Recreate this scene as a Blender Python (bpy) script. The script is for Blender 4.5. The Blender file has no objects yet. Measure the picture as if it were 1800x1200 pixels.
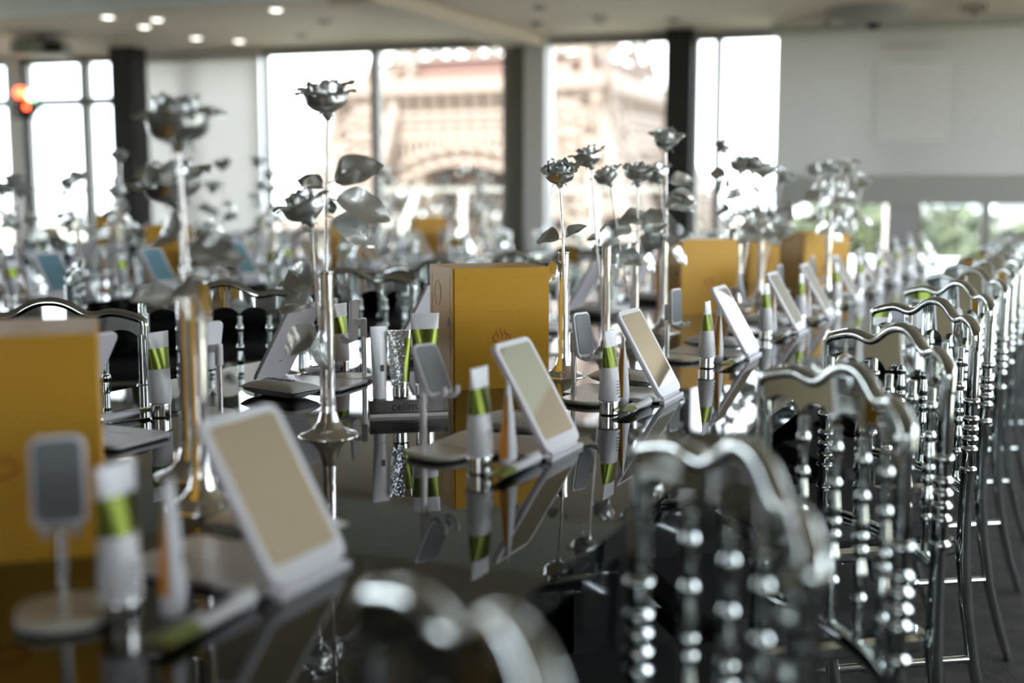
import bpy, bmesh, math, random
from mathutils import Vector, Matrix

SC = bpy.context.scene
COL = SC.collection
R = math.radians

# ------------------------------------------------------------------ camera
cam_d = bpy.data.cameras.new('camera')
cam_d.lens = 42.0
cam_d.sensor_width = 36.0
cam_d.clip_end = 3000
cam_d.clip_start = 0.05
cam_d.dof.use_dof = True
cam_d.dof.focus_distance = 2.36
cam_d.dof.aperture_fstop = 1.7
cam = bpy.data.objects.new('camera', cam_d)
COL.objects.link(cam)
cam.location = (0, 0, 1.135)
cam.rotation_euler = (R(90) - math.atan(260 / 2100), 0, R(25))
SC.camera = cam

# ------------------------------------------------------------------ world
world = bpy.data.worlds.new('sky')
SC.world = world
world.use_nodes = True
wn, wl = world.node_tree.nodes, world.node_tree.links
wn.clear()
w_out = wn.new('ShaderNodeOutputWorld')
w_bg = wn.new('ShaderNodeBackground')
w_bg.inputs['Strength'].default_value = 3.9
tc = wn.new('ShaderNodeTexCoord')
ns = wn.new('ShaderNodeTexNoise')
ns.inputs['Scale'].default_value = 3.0
ns.inputs['Detail'].default_value = 6
mp = wn.new('ShaderNodeMapping')
mp.inputs['Scale'].default_value = (1, 1, 3)
rp = wn.new('ShaderNodeValToRGB')
rp.color_ramp.elements[0].position = 0.35
rp.color_ramp.elements[0].color = (0.66, 0.75, 0.88, 1)
rp.color_ramp.elements[1].position = 0.62
rp.color_ramp.elements[1].color = (0.93, 0.95, 0.97, 1)
wl.new(tc.outputs['Generated'], mp.inputs['Vector'])
wl.new(mp.outputs['Vector'], ns.inputs['Vector'])
wl.new(ns.outputs['Fac'], rp.inputs['Fac'])
wl.new(rp.outputs['Color'], w_bg.inputs['Color'])
wl.new(w_bg.outputs['Background'], w_out.inputs['Surface'])

# ------------------------------------------------------------------ sun
sun_d = bpy.data.lights.new('sun_offscreen', 'SUN')
sun_d.energy = 8.5
sun_d.angle = R(3)
sun_d.color = (1.0, 0.93, 0.84)
sun = bpy.data.objects.new('sun_offscreen', sun_d)
COL.objects.link(sun)
_sd = Vector((0.35, 0.55, -0.95)).normalized()          # travels away from the camera, high
sun.rotation_euler = _sd.to_track_quat('-Z', 'Y').to_euler()

vs = SC.view_settings
vs.view_transform = 'Standard'
vs.look = 'None'
vs.gamma = 1.0
vs.use_curve_mapping = False
vs.exposure = 1.25
try:
    SC.cycles.use_denoising = True
    SC.cycles.max_bounces = 10
    SC.cycles.diffuse_bounces = 4
    SC.cycles.glossy_bounces = 6
    SC.cycles.transmission_bounces = 6
    SC.cycles.transparent_max_bounces = 16
    SC.cycles.caustics_reflective = False
    SC.cycles.caustics_refractive = False
    SC.cycles.sample_clamp_indirect = 6
except Exception:
    pass


# ------------------------------------------------------------------ materials
def mat(name, col, rough=0.5, metal=0.0, noise=None, bump=None, emit=None, spec=0.5, coat=0.0, ior=1.5, trans=0.0):
    m = bpy.data.materials.new(name)
    m.use_nodes = True
    nt = m.node_tree
    b = nt.nodes['Principled BSDF']
    b.inputs['Base Color'].default_value = (*col, 1)
    b.inputs['Roughness'].default_value = rough
    b.inputs['Metallic'].default_value = metal
    b.inputs['IOR'].default_value = ior
    b.inputs['Specular IOR Level'].default_value = spec
    b.inputs['Coat Weight'].default_value = coat
    b.inputs['Transmission Weight'].default_value = trans
    if emit:
        b.inputs['Emission Color'].default_value = (*emit[0], 1)
        b.inputs['Emission Strength'].default_value = emit[1]
    if noise or bump:
        t = nt.nodes.new('ShaderNodeTexCoord')
    if noise:                      # (scale, second colour)
        n = nt.nodes.new('ShaderNodeTexNoise')
        n.inputs['Scale'].default_value = noise[0]
        n.inputs['Detail'].default_value = 5
        r = nt.nodes.new('ShaderNodeValToRGB')
        r.color_ramp.elements[0].position = 0.38
        r.color_ramp.elements[1].position = 0.62
        r.color_ramp.elements[0].color = (*col, 1)
        r.color_ramp.elements[1].color = (*noise[1], 1)
        nt.links.new(t.outputs['Object'], n.inputs['Vector'])
        nt.links.new(n.outputs['Fac'], r.inputs['Fac'])
        nt.links.new(r.outputs['Color'], b.inputs['Base Color'])
    if bump:                       # (scale, strength)
        n2 = nt.nodes.new('ShaderNodeTexNoise')
        n2.inputs['Scale'].default_value = bump[0]
        n2.inputs['Detail'].default_value = 3
        bp = nt.nodes.new('ShaderNodeBump')
        bp.inputs['Strength'].default_value = bump[1]
        bp.inputs['Distance'].default_value = 0.01
        nt.links.new(t.outputs['Object'], n2.inputs['Vector'])
        nt.links.new(n2.outputs['Fac'], bp.inputs['Height'])
        nt.links.new(bp.outputs['Normal'], b.inputs['Normal'])
    return m


def glass_mat(name, tint, refl):
    m = bpy.data.materials.new(name)
    m.use_nodes = True
    nt = m.node_tree
    nt.nodes.remove(nt.nodes['Principled BSDF'])
    o = nt.nodes['Material Output']
    tr = nt.nodes.new('ShaderNodeBsdfTransparent')
    tr.inputs['Color'].default_value = (*tint, 1)
    gl = nt.nodes.new('ShaderNodeBsdfGlossy')
    gl.inputs['Roughness'].default_value = 0.02
    mx = nt.nodes.new('ShaderNodeMixShader')
    lw = nt.nodes.new('ShaderNodeFresnel')
    lw.inputs['IOR'].default_value = refl
    nt.links.new(lw.outputs['Fac'], mx.inputs['Fac'])
    nt.links.new(tr.outputs['BSDF'], mx.inputs[1])
    nt.links.new(gl.outputs['BSDF'], mx.inputs[2])
    nt.links.new(mx.outputs['Shader'], o.inputs['Surface'])
    return m


def box_paper():
    m = mat('yellow_card', (0.66, 0.35, 0.028), 0.42, spec=0.35)
    nt = m.node_tree
    b = nt.nodes['Principled BSDF']
    t = nt.nodes.new('ShaderNodeTexCoord')
    mpn = nt.nodes.new('ShaderNodeMapping')
    mpn.inputs['Rotation'].default_value = (R(90), 0, 0)
    br = nt.nodes.new('ShaderNodeTexBrick')
    br.inputs['Scale'].default_value = 1.0
    br.inputs['Brick Width'].default_value = 0.034
    br.inputs['Row Height'].default_value = 0.0225
    br.inputs['Mortar Size'].default_value = 0.0011
    br.inputs['Color1'].default_value = (1, 1, 1, 1)
    br.inputs['Color2'].default_value = (1, 1, 1, 1)
    br.inputs['Mortar'].default_value = (0, 0, 0, 1)
    bp = nt.nodes.new('ShaderNodeBump')
    bp.inputs['Strength'].default_value = 0.5
    bp.inputs['Distance'].default_value = 0.0015
    nt.links.new(t.outputs['Object'], mpn.inputs['Vector'])
    nt.links.new(mpn.outputs['Vector'], br.inputs['Vector'])
    nt.links.new(br.outputs['Color'], bp.inputs['Height'])
    nt.links.new(bp.outputs['Normal'], b.inputs['Normal'])
    return m


K = {}
K['table'] = mat('black_glass', (0.004, 0.0045, 0.0045), 0.022, ior=1.75)
K['table_side'] = mat('black_lacquer', (0.006, 0.006, 0.006), 0.08)
K['chrome'] = mat('smoky_chrome', (0.70, 0.745, 0.735), 0.04, 1.0)
K['vase'] = mat('polished_silver', (0.86, 0.84, 0.82), 0.04, 1.0, bump=(18, 0.03))
K['rose'] = mat('silver_foil', (0.80, 0.82, 0.81), 0.34, 1.0, bump=(70, 0.22))
K['stem'] = mat('silver_stem', (0.66, 0.63, 0.60), 0.25, 1.0)
K['black'] = mat('black_fabric', (0.008, 0.008, 0.009), 0.7)
K['yellow'] = box_paper()
K['yellow_plain'] = mat('yellow_card_plain', (0.66, 0.35, 0.028), 0.42, spec=0.35)
K['emblem'] = mat('orange_red_ink', (0.50, 0.14, 0.012), 0.5)
K['seam'] = mat('dark_seam', (0.10, 0.05, 0.006), 0.6)
K['button'] = mat('grey_magnet', (0.16, 0.15, 0.14), 0.35, 0.6)
K['sticker'] = mat('pale_sticker', (0.75, 0.68, 0.5), 0.4)
K['white'] = mat('white_plastic', (0.80, 0.80, 0.83), 0.28)
K['white_warm'] = mat('warm_white_plate', (0.66, 0.64, 0.57), 0.25)
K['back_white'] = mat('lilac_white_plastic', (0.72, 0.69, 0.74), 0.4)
K['pad'] = mat('grey_silicone', (0.20, 0.21, 0.22), 0.6)
K['alu'] = mat('brushed_aluminium', (0.78, 0.77, 0.76), 0.22, 1.0)
K['mirror'] = mat('mirror_glass', (0.90, 0.88, 0.84), 0.015, 1.0)
K['mirror_blue'] = mat('blue_tinted_mirror', (0.30, 0.55, 0.70), 0.06, 0.55)
K['rubber'] = mat('black_rubber', (0.012, 0.012, 0.012), 0.5)
K['green'] = mat('green_gold_foil', (0.15, 0.185, 0.032), 0.27, 0.9)
K['silver_cap'] = mat('silver_cap', (0.78, 0.77, 0.74), 0.12, 1.0)
K['orange'] = mat('orange_print', (0.72, 0.29, 0.02), 0.35)
K['frost'] = mat('frosted_tube', (0.70, 0.76, 0.78), 0.2)
K['ink'] = mat('dark_ink', (0.03, 0.03, 0.035), 0.5)
K['pouch'] = mat('white_foil_pouch', (0.78, 0.80, 0.79), 0.3, bump=(30, 0.15))
K['lime'] = mat('lime_foil', (0.30, 0.36, 0.10), 0.28, 0.3)
K['acrylic'] = glass_mat('clear_acrylic', (0.93, 0.94, 0.93), 1.45)
K['pink_reflection'] = mat('painted_pink_reflection', (0.84, 0.76, 0.74), 0.3)  # pink tone imitates light reflected from the table top
K['rhine'] = mat('rhinestone', (0.78, 0.80, 0.82), 0.12, 1.0)
K['pane'] = glass_mat('window_glass', (0.95, 0.97, 0.97), 1.25)
K['frame'] = mat('grey_window_frame', (0.30, 0.30, 0.27), 0.45)
K['frame_dark'] = mat('olive_grey_mullion', (0.20, 0.20, 0.16), 0.5)
K['wall'] = mat('painted_wall', (0.62, 0.59, 0.55), 0.8, noise=(1.5, (0.60, 0.58, 0.55)))
K['ceiling'] = mat('beige_ceiling', (0.74, 0.64, 0.54), 0.8, noise=(0.8, (0.71, 0.62, 0.53)))
K['soffit'] = mat('white_soffit', (0.86, 0.90, 0.87), 0.7)
K['column_black'] = mat('black_column', (0.014, 0.013, 0.012), 0.7)
K['column_white'] = mat('white_column', (0.66, 0.64, 0.62), 0.5)
def fabric(name, col, tr):
    m = mat(name, col, 0.8)
    nt = m.node_tree
    b, o = nt.nodes['Principled BSDF'], nt.nodes['Material Output']
    t = nt.nodes.new('ShaderNodeBsdfTranslucent')
    t.inputs['Color'].default_value = (*col, 1)
    x = nt.nodes.new('ShaderNodeMixShader')
    x.inputs['Fac'].default_value = tr
    nt.links.new(b.outputs['BSDF'], x.inputs[1])
    nt.links.new(t.outputs['BSDF'], x.inputs[2])
    nt.links.new(x.outputs['Shader'], o.inputs['Surface'])
    return m


K['screen'] = fabric('projection_screen', (0.62, 0.61, 0.58), 0.10)
K['blind'] = fabric('white_roller_blind', (0.72, 0.70, 0.66), 0.33)
K['screen_pale'] = mat('pale_square', (0.86, 0.85, 0.84), 0.7)
K['screen_pink'] = fabric('pink_print', (0.62, 0.52, 0.50), 0.10)
K['screen_band'] = mat('screen_hem', (0.45, 0.44, 0.41), 0.7)
K['plinth'] = mat('grey_plinth', (0.34, 0.33, 0.32), 0.6)
K['carpet'] = mat('dark_carpet', (0.0125, 0.0105, 0.008), 0.95, noise=(14, (0.032, 0.026, 0.020)), bump=(220, 0.6))
K['dark_metal'] = mat('dark_metal', (0.03, 0.03, 0.03), 0.35, 0.7)
K['grey_case'] = mat('grey_case', (0.40, 0.37, 0.34), 0.5)
K['green_case'] = mat('green_case', (0.20, 0.26, 0.15), 0.5)
K['lamp'] = mat('lamp_lens', (0.9, 0.9, 0.85), 0.3, emit=((1.0, 0.95, 0.85), 2.0))
K['lamp_off'] = mat('lamp_dark', (0.12, 0.11, 0.10), 0.4)
K['led_red'] = mat('red_led', (0.8, 0.05, 0.02), 0.3, emit=((1.0, 0.08, 0.03), 5.0))
K['led_green'] = mat('green_led', (0.2, 0.8, 0.3), 0.3, emit=((0.35, 1.0, 0.45), 3.0))
K['tower'] = mat('tower_paint', (0.19, 0.142, 0.113), 0.6)
K['tower_red'] = mat('red_brown_paint', (0.11, 0.045, 0.032), 0.6)
K['leaf_green'] = mat('tree_leaf', (0.030, 0.040, 0.015), 0.8, noise=(0.6, (0.055, 0.066, 0.028)))
K['bark'] = mat('tree_bark', (0.06, 0.045, 0.03), 0.9)
K['ground'] = mat('far_ground', (0.30, 0.28, 0.24), 0.9, noise=(0.05, (0.22, 0.23, 0.17)))
K['building'] = mat('pale_stone', (0.30, 0.29, 0.28), 0.8)
K['zinc'] = mat('zinc_roof', (0.16, 0.18, 0.20), 0.5)
K['terrace'] = mat('terrace_paving', (0.48, 0.46, 0.43), 0.9, noise=(30, (0.42, 0.40, 0.37)))


# ------------------------------------------------------------------ mesh helpers
class MB:
    def __init__(s):
        s.v, s.f, s.sm = [], [], []

    def add(s, vs_, fs, smooth=False):
        o = len(s.v)
        s.v += [tuple(p) for p in vs_]
        s.f += [tuple(i + o for i in f) for f in fs]
        s.sm += [smooth] * len(fs)
        return s

    def box(s, x0, x1, y0, y1, z0, z1, M=None):
        p = [Vector((x, y, z)) for z in (z0, z1) for y in (y0, y1) for x in (x0, x1)]
        if M:
            p = [M @ q for q in p]
        return s.add(p, [(0, 2, 3, 1), (4, 5, 7, 6), (0, 1, 5, 4), (2, 6, 7, 3), (0, 4, 6, 2), (1, 3, 7, 5)])

    def bar(s, a, b, w, h=None):
        a, b = Vector(a), Vector(b)
        d = b - a
        q = d.to_track_quat('Z', 'Y').to_matrix().to_4x4()
        h = h or w
        return s.box(-w / 2, w / 2, -h / 2, h / 2, 0, d.length, Matrix.Translation(a) @ q)

    def lathe(s, prof, n=12, c=(0, 0, 0), M=None, caps=True):
        q = [prof[0]]                       # support loops keep long straight runs straight
        for (r0, z0), (r1, z1) in zip(prof[:-1], prof[1:]):
            if abs(z1 - z0) > .0085:
                f = .0012 / abs(z1 - z0)
                q += [(r0 + (r1 - r0) * f, z0 + (z1 - z0) * f), (r1 + (r0 - r1) * f, z1 + (z0 - z1) * f)]
            q.append((r1, z1))
        prof = q
        vs_, fs = [], []
        for r, z in prof:
            for i in range(n):
                a = 2 * math.pi * i / n
                vs_.append(Vector((c[0] + r * math.cos(a), c[1] + r * math.sin(a), c[2] + z)))
        for j in range(len(prof) - 1):
            for i in range(n):
                k = (i + 1) % n
                fs.append((j * n + i, j * n + k, (j + 1) * n + k, (j + 1) * n + i))
        if M:
            vs_ = [M @ q for q in vs_]
        s.add(vs_, fs, True)
        if caps:
            s.add([vs_[i] for i in range(n)][::-1], [tuple(range(n))])
            s.add(vs_[-n:], [tuple(range(n))])
        return s

    def tube(s, pts, rad, n=8):
        pts = [Vector(p) for p in pts]
        rs = rad if isinstance(rad, (list, tuple)) else [rad] * len(pts)
        vs_, fs = [], []
        up = Vector((0, 0, 1))
        prev = None
        for i, p in enumerate(pts):
            d = (pts[min(i + 1, len(pts) - 1)] - pts[max(i - 1, 0)]).normalized()
            if prev is None:
                x = d.cross(up)
                if x.length < 1e-3:
                    x = d.cross(Vector((0, 1, 0)))
            else:
                x = prev - d * prev.dot(d)
            x.normalize()
            prev = x
            y = d.cross(x)
            for k in range(n):
                a = 2 * math.pi * k / n
                vs_.append(p + (x * math.cos(a) + y * math.sin(a)) * rs[i])
        for j in range(len(pts) - 1):
            for i in range(n):
                k = (i + 1) % n
                fs.append((j * n + i, j * n + k, (j + 1) * n + k, (j + 1) * n + i))
        s.add(vs_, fs, True)
        s.add(vs_[:n][::-1], [tuple(range(n))])
        s.add(vs_[-n:], [tuple(range(n))])
        return s

    def grid(s, fn, nu, nv, smooth=True, flip=False):
        vs_ = [fn(i / nu, j / nv) for j in range(nv + 1) for i in range(nu + 1)]
        fs = []
        for j in range(nv):
            for i in range(nu):
                a = j * (nu + 1) + i
                f = (a, a + 1, a + nu + 2, a + nu + 1)
                fs.append(f[::-1] if flip else f)
        return s.add(vs_, fs, smooth)

    def rrect(s, w, h, r, z0, z1, M=None, n=5, bev=0.0):
        """rounded rectangle plate, centred, in the local xy plane"""
        pts = []
        for cx, cy, a0 in ((w / 2 - r, h / 2 - r, 0), (-w / 2 + r, h / 2 - r, 90), (-w / 2 + r, -h / 2 + r, 180), (w / 2 - r, -h / 2 + r, 270)):
            for i in range(n + 1):
                a = R(a0 + 90 * i / n)
                pts.append((cx + r * math.cos(a), cy + r * math.sin(a), math.cos(a), math.sin(a)))
        N = len(pts)
        lay = [(0, z0), (0, z1)] if bev == 0 else [(bev, z0), (0, z0 + bev), (0, z1 - bev), (bev, z1)]
        vs_ = [Vector((x - nx * b, y - ny * b, z)) for b, z in lay for x, y, nx, ny in pts]
        if M:
            vs_ = [M @ q for q in vs_]
        fs = []
        for j in range(len(lay) - 1):
            for i in range(N):
                k = (i + 1) % N
                fs.append((j * N + i, j * N + k, (j + 1) * N + k, (j + 1) * N + i))
        s.add(vs_, fs, False)
        s.add(vs_[:N][::-1], [tuple(range(N))])
        s.add(vs_[-N:], [tuple(range(N))])
        return s

    def mesh(s, name, m):
        me = bpy.data.meshes.new(name)
        me.from_pydata(s.v, [], s.f)
        me.polygons.foreach_set('use_smooth', s.sm)
        me.materials.append(K[m] if isinstance(m, str) else m)
        me.update()
        return me


def tag(o, label=None, cat=None, group=None, kind=None):
    if label:
        o['label'] = label
    if cat:
        o['category'] = cat
    if group:
        o['group'] = group
    if kind:
        o['kind'] = kind
    return o


def obj(name, me, parent=None, M=None):
    o = bpy.data.objects.new(name, me)
    COL.objects.link(o)
    if parent is not None:
        o.parent = parent
    if M is not None:
        o.matrix_local = M
    return o


def part(name, mb, m, parent, M=None):
    return obj(name, mb.mesh(name, m), parent, M)


def empty(name, loc=(0, 0, 0), rz=0.0):
    o = bpy.data.objects.new(name, None)
    COL.objects.link(o)
    o.empty_display_size = 0.05
    o.location = loc
    o.rotation_euler = (0, 0, rz)
    return o


def copy_tree(o, parent=None):
    c = o.copy()
    COL.objects.link(c)
    if parent is not None:
        c.parent = parent
    for ch in o.children:
        copy_tree(ch, c)
    return c


def text_mesh(body, size, m, extrude=0.0002, align='CENTER'):
    cu = bpy.data.curves.new('lettering', 'FONT')
    cu.body = body
    cu.size = size
    cu.extrude = extrude
    cu.align_x = align
    cu.align_y = 'CENTER'
    cu.resolution_u = 3
    t = bpy.data.objects.new('lettering', cu)
    COL.objects.link(t)
    dg = bpy.context.evaluated_depsgraph_get()
    me = bpy.data.meshes.new_from_object(t.evaluated_get(dg))
    bpy.data.objects.remove(t)
    me.materials.clear()
    me.materials.append(K[m])
    return me


class Proto:
    """builds a thing once; every later call copies it with its parts"""
    def __init__(s, fn):
        s.fn, s.o = fn, None

    def __call__(s, loc, rz=0.0, label=None, cat=None, group=None):
        if s.o is None:
            s.o = s.fn()
            o = s.o
        else:
            o = copy_tree(s.o)
        o.location = loc
        o.rotation_euler = (0, 0, rz)
        for k in ('label', 'group', 'category'):
            if k in o:
                del o[k]
        tag(o, label, cat, group)
        return o


T = 0.74                      # table top height
CEIL = 2.50

# ------------------------------------------------------------------ room shell
WB = Vector((-0.388, 10.474, 0))          # a point at the foot of the far glass wall
WA = R(8)
WM = Matrix.Translation(WB) @ Matrix.Rotation(WA, 4, 'Z')     # local x along wall, local y outwards
XL, XR, YB = -12.5, 2.6, -4.6


def wbox(mb, t0, t1, y0, y1, z0, z1):
    return mb.box(t0, t1, y0, y1, z0, z1, WM)


def struct(name, mb, m):
    o = part(name, mb, m, None)
    return tag(o, kind='structure')


def wy(x):                                # y of the far wall at x
    return WB.y + (x - WB.x) * math.tan(WA)


mb = MB()
mb.add([(XL, YB, -0.1), (XR, YB, -0.1), (XR, wy(XR), -0.1), (XL, wy(XL), -0.1), (XL, YB, 0), (XR, YB, 0), (XR, wy(XR), 0), (XL, wy(XL), 0)],
       [(3, 2, 1, 0), (4, 5, 6, 7), (0, 1, 5, 4), (1, 2, 6, 5), (2, 3, 7, 6), (3, 0, 4, 7)])
struct('floor', mb, 'carpet')
mb = MB()
mb.add([(XL, YB, CEIL), (XR, YB, CEIL), (XR, wy(XR) + .3, CEIL), (XL, wy(XL) + .3, CEIL), (XL, YB, CEIL + .2), (XR, YB, CEIL + .2), (XR, wy(XR) + .3, CEIL + .2), (XL, wy(XL) + .3, CEIL + .2)],
       [(3, 2, 1, 0), (4, 5, 6, 7), (0, 1, 5, 4), (1, 2, 6, 5), (2, 3, 7, 6), (3, 0, 4, 7)])
ceiling = struct('ceiling', mb, 'ceiling')
# lower white soffit over the near part of the hall
mb = MB()
ys0, ys1 = 6.95, 5.95
mb.add([(XL, YB, 2.38), (XR, YB, 2.38), (XR, 7.25, 2.38), (XL, 5.85, 2.38), (XL, YB, CEIL - .002), (XR, YB, CEIL - .002), (XR, 7.25, CEIL - .002), (XL, 5.85, CEIL - .002)],
       [(3, 2, 1, 0), (4, 5, 6, 7), (0, 1, 5, 4), (1, 2, 6, 5), (2, 3, 7, 6), (3, 0, 4, 7)])
struct('trim_1', mb, 'ceiling')
mb = MB()
mb.add([(XL, 4.75, 2.372), (XR, 6.15, 2.372), (XR, 7.26, 2.372), (XL, 5.86, 2.372), (XL, 4.75, 2.3795), (XR, 6.15, 2.3795), (XR, 7.26, CEIL - .003), (XL, 5.86, CEIL - .003)],
       [(3, 2, 1, 0), (4, 5, 6, 7), (0, 1, 5, 4), (1, 2, 6, 5), (2, 3, 7, 6), (3, 0, 4, 7)])
struct('trim_9', mb, 'soffit')
# ceiling beam running to the white column
mb = MB()
mb.bar((-4.45, 7.0, CEIL - .05), (-4.42, wy(-4.42) - .02, CEIL - .05), 0.36, 0.096)
struct('trim_2', mb, 'ceiling')

# back wall and side walls
struct('wall_back', MB().box(XL, XR, YB - .2, YB, 0, .6).box(XL, .3, YB - .2, YB, .6, CEIL).box(1.6, XR, YB - .2, YB, .6, CEIL).box(.3, 1.6, YB - .2, YB, 2.38, CEIL), 'wall')
mb = MB()
mb.box(XR, XR + .2, 1.2, wy(XR), 0, 0.25).box(XR, XR + .2, 1.2, wy(XR), 2.38, CEIL)
wall_right = struct('wall_right', mb, 'wall')
struct('wall_right_shading_end', MB().box(XR, XR + .2, YB, 1.2, 0, CEIL), 'wall')  # unseen solid stretch, its length set to shade the nearest gift box
mb = MB()
mb.box(XL - .2, XL, YB, wy(XL), 0, 0.45).box(XL - .2, XL, YB, wy(XL), 2.38, CEIL).box(XL - .2, XL, YB, 0.5, .45, 2.38)
wall_left = struct('wall_left', mb, 'wall')

WIN = [0]


def window(M, x0, x1, z0, z1, verts=(), hors=(), fr=0.05, m='frame', off=False):
    """window in the local xz plane of M"""
    WIN[0] += 1
    e = empty('window_%d%s' % (WIN[0], '_offscreen' if off else ''))
    e.matrix_world = M
    tag(e, kind='structure')
    f = 0.04
    mb = MB()
    mb.box(x0, x1, -.04, .04, z0, z0 + f).box(x0, x1, -.04, .04, z1 - f, z1)
    mb.box(x0, x0 + fr * .5, -.04, .04, z0 + f, z1 - f).box(x1 - fr * .5, x1, -.04, .04, z0 + f, z1 - f)
    part('window_frame', mb, m, e)
    for v in verts:
        part('mullion', MB().box(v - fr / 2, v + fr / 2, -.05, .05, z0 + f, z1 - f), m, e)
    for h in hors:
        part('transom', MB().box(x0, x1, -.05, .05, h - .04, h + .04), m, e)
    xs = [x0 + fr * .5] + list(verts) + [x1 - fr * .5]
    for a, b in zip(xs[:-1], xs[1:]):
        part('pane', MB().box(a + .01, b - .01, -.004, .004, z0 + f, z1 - f), 'pane', e)


# far glass wall
mb = MB()
wbox(mb, -12.8, 2.9, 0.0, .16, 0, .31)
struct('baseboard_far', mb, 'plinth')
mb = MB()
wbox(mb, -12.8, 2.9, -.02, .16, 2.465, CEIL)
struct('wall_far', mb, 'wall')
H0, H1 = .31, 2.465
window(WM, -12.2, -9.62, H0, H1, (-10.9,), (2.05,))
window(WM, -9.45, -8.3, H0, H1, (-8.73,), (2.05,), fr=.09)
window(WM, -8.3, -6.72, H0, H1, (-7.5,))
window(WM, -6.72, -4.3, H0, H1, (-5.58,), fr=.075)
window(WM, -3.92, -2.82, H0, H1)
window(WM, -2.62, -0.98, H0, H1, (-2.42, -1.9), fr=.06)
window(WM, -0.78, 2.9, H0, H1, (-.25, 1.1), fr=.07)


def column(t0, t1, y0, y1, m, n):
    struct('trim_%d' % n, wbox(MB(), t0, t1, y0, y1, 0, CEIL), m)


column(-8.06, -7.82, -.55, -.30, 'column_black', 3)
column(-4.30, -4.10, -.04, .14, 'frame_dark', 4)
column(-4.09, -3.90, -.20, .10, 'column_white', 5)
column(-2.84, -2.62, -.22, .05, 'column_black', 6)
column(-9.62, -9.45, -.10, .12, 'column_white', 7)
column(-0.98, -0.78, -.04, .12, 'plinth', 8)

window(Matrix.Translation((0, YB - .1, 0)), .3, 1.6, .6, 2.38, off=True)
# side-wall glazing
MR = Matrix.Translation((XR + .1, 0, 0)) @ Matrix.Rotation(R(90), 4, 'Z')
for a, b in ((1.2, 2.1), (2.15, 4.2), (4.25, 6.3), (6.35, 8.4), (8.45, 10.5)):
    window(MR, a, b, .25, 2.38, ((a + b) / 2,) if b - a > 1 else (), off=True)
ML = Matrix.Translation((XL - .1, 0, 0)) @ Matrix.Rotation(R(90), 4, 'Z')
for a, b in ((.5, 3.3), (3.4, 6.0), (6.1, 8.6)):
    window(ML, a, b, .45, 2.38, ((a + b) / 2,), off=True)

e = empty('roller_blind', WM @ Vector((-7.51, -.12, .33)), WA)
tag(e, 'pale roller blind drawn down behind the black column', 'blind')
part('fabric', MB().grid(lambda u, v: (-.80 + 1.6 * u, .0015 * math.sin(9 * u), .02 + 2.08 * v), 16, 4), 'blind', e)
part('bottom_bar', MB().box(-.80, .80, -.012, .012, 0, .03), 'column_white', e)
part('roller', MB().lathe([(.035, -.8), (.035, .8)], 14, M=Matrix.Translation((0, 0, 2.095)) @ Matrix.Rotation(R(90), 4, 'Y')), 'column_white', e)

# projection screen hung in front of the glass
e = empty('projection_screen', WM @ Vector((-.55, -.35, 1.05)), WA)
tag(e, 'wide grey projection screen hung before the windows, with pale square', 'screen')
part('sheet', MB().grid(lambda u, v: (-1.36 + 3.06 * u, .002 * math.sin(8 * u), .23 + 1.15 * v), 16, 4), 'screen', e)
part('hem', MB().box(-1.36, 1.7, -.012, .012, .0, .23), 'screen_band', e)
part('housing', MB().box(-1.4, 1.75, -.05, .05, 1.36, 1.43), 'screen_band', e)
part('pale_square', MB().grid(lambda u, v: (-.585 + .545 * u, -.0045, .50 + .60 * v), 1, 1, False), 'screen_pale', e)
mb = MB()
for i in range(9):
    mb.add([(-.53 + i * .05, -.0045, 1.215), (-.488 + i * .05, -.0045, 1.215), (-.488 + i * .05, -.0045, 1.25), (-.53 + i * .05, -.0045, 1.25)], [(0, 1, 2, 3)])
part('printed_heading', mb, 'screen_pink', e)['kind'] = 'stuff'
for bx in (-1.0, 1.4):
    part('bracket', MB().box(bx, bx + .04, -.02, .02, 1.43, 1.449), 'dark_metal', e)

# ------------------------------------------------------------------ ceiling fixtures
def downlight(lit):
    def fn():
        e = empty('downlight')
        part('ring', MB().lathe([(.035, 0), (.065, 0), (.065, -.008), (.05, -.012), (.04, -.004)], 20, caps=False), 'grey_case' if not lit else 'soffit', e)
        part('lens', MB().lathe([(.048, -.006), (.04, -.016), (.02, -.02)], 16), 'lamp' if lit else 'lamp_off', e)
        return e
    return Proto(fn)


dl_on, dl_off = downlight(True), downlight(False)
for x, y in ((-6.85, 7.28), (-6.6, 7.55), (-6.97, 7.82), (-7.06, 8.57), (-6.85, 8.9), (-5.45, 7.53)):
    dl_on((x, y, CEIL), 0, 'lit round recessed spotlight in the beige ceiling', 'ceiling light', 'lit ceiling spotlights')
for x, y in ((-5.49, 8.23), (-6.15, 8.87), (-4.0, 9.06), (-3.63, 8.28), (-3.5, 9.18), (-2.92, 9.28), (-3.4, 8.9)):
    dl_off((x, y, CEIL), 0, 'unlit dark round recessed spotlight in the beige ceiling', 'ceiling light', 'unlit ceiling spotlights')

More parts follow.
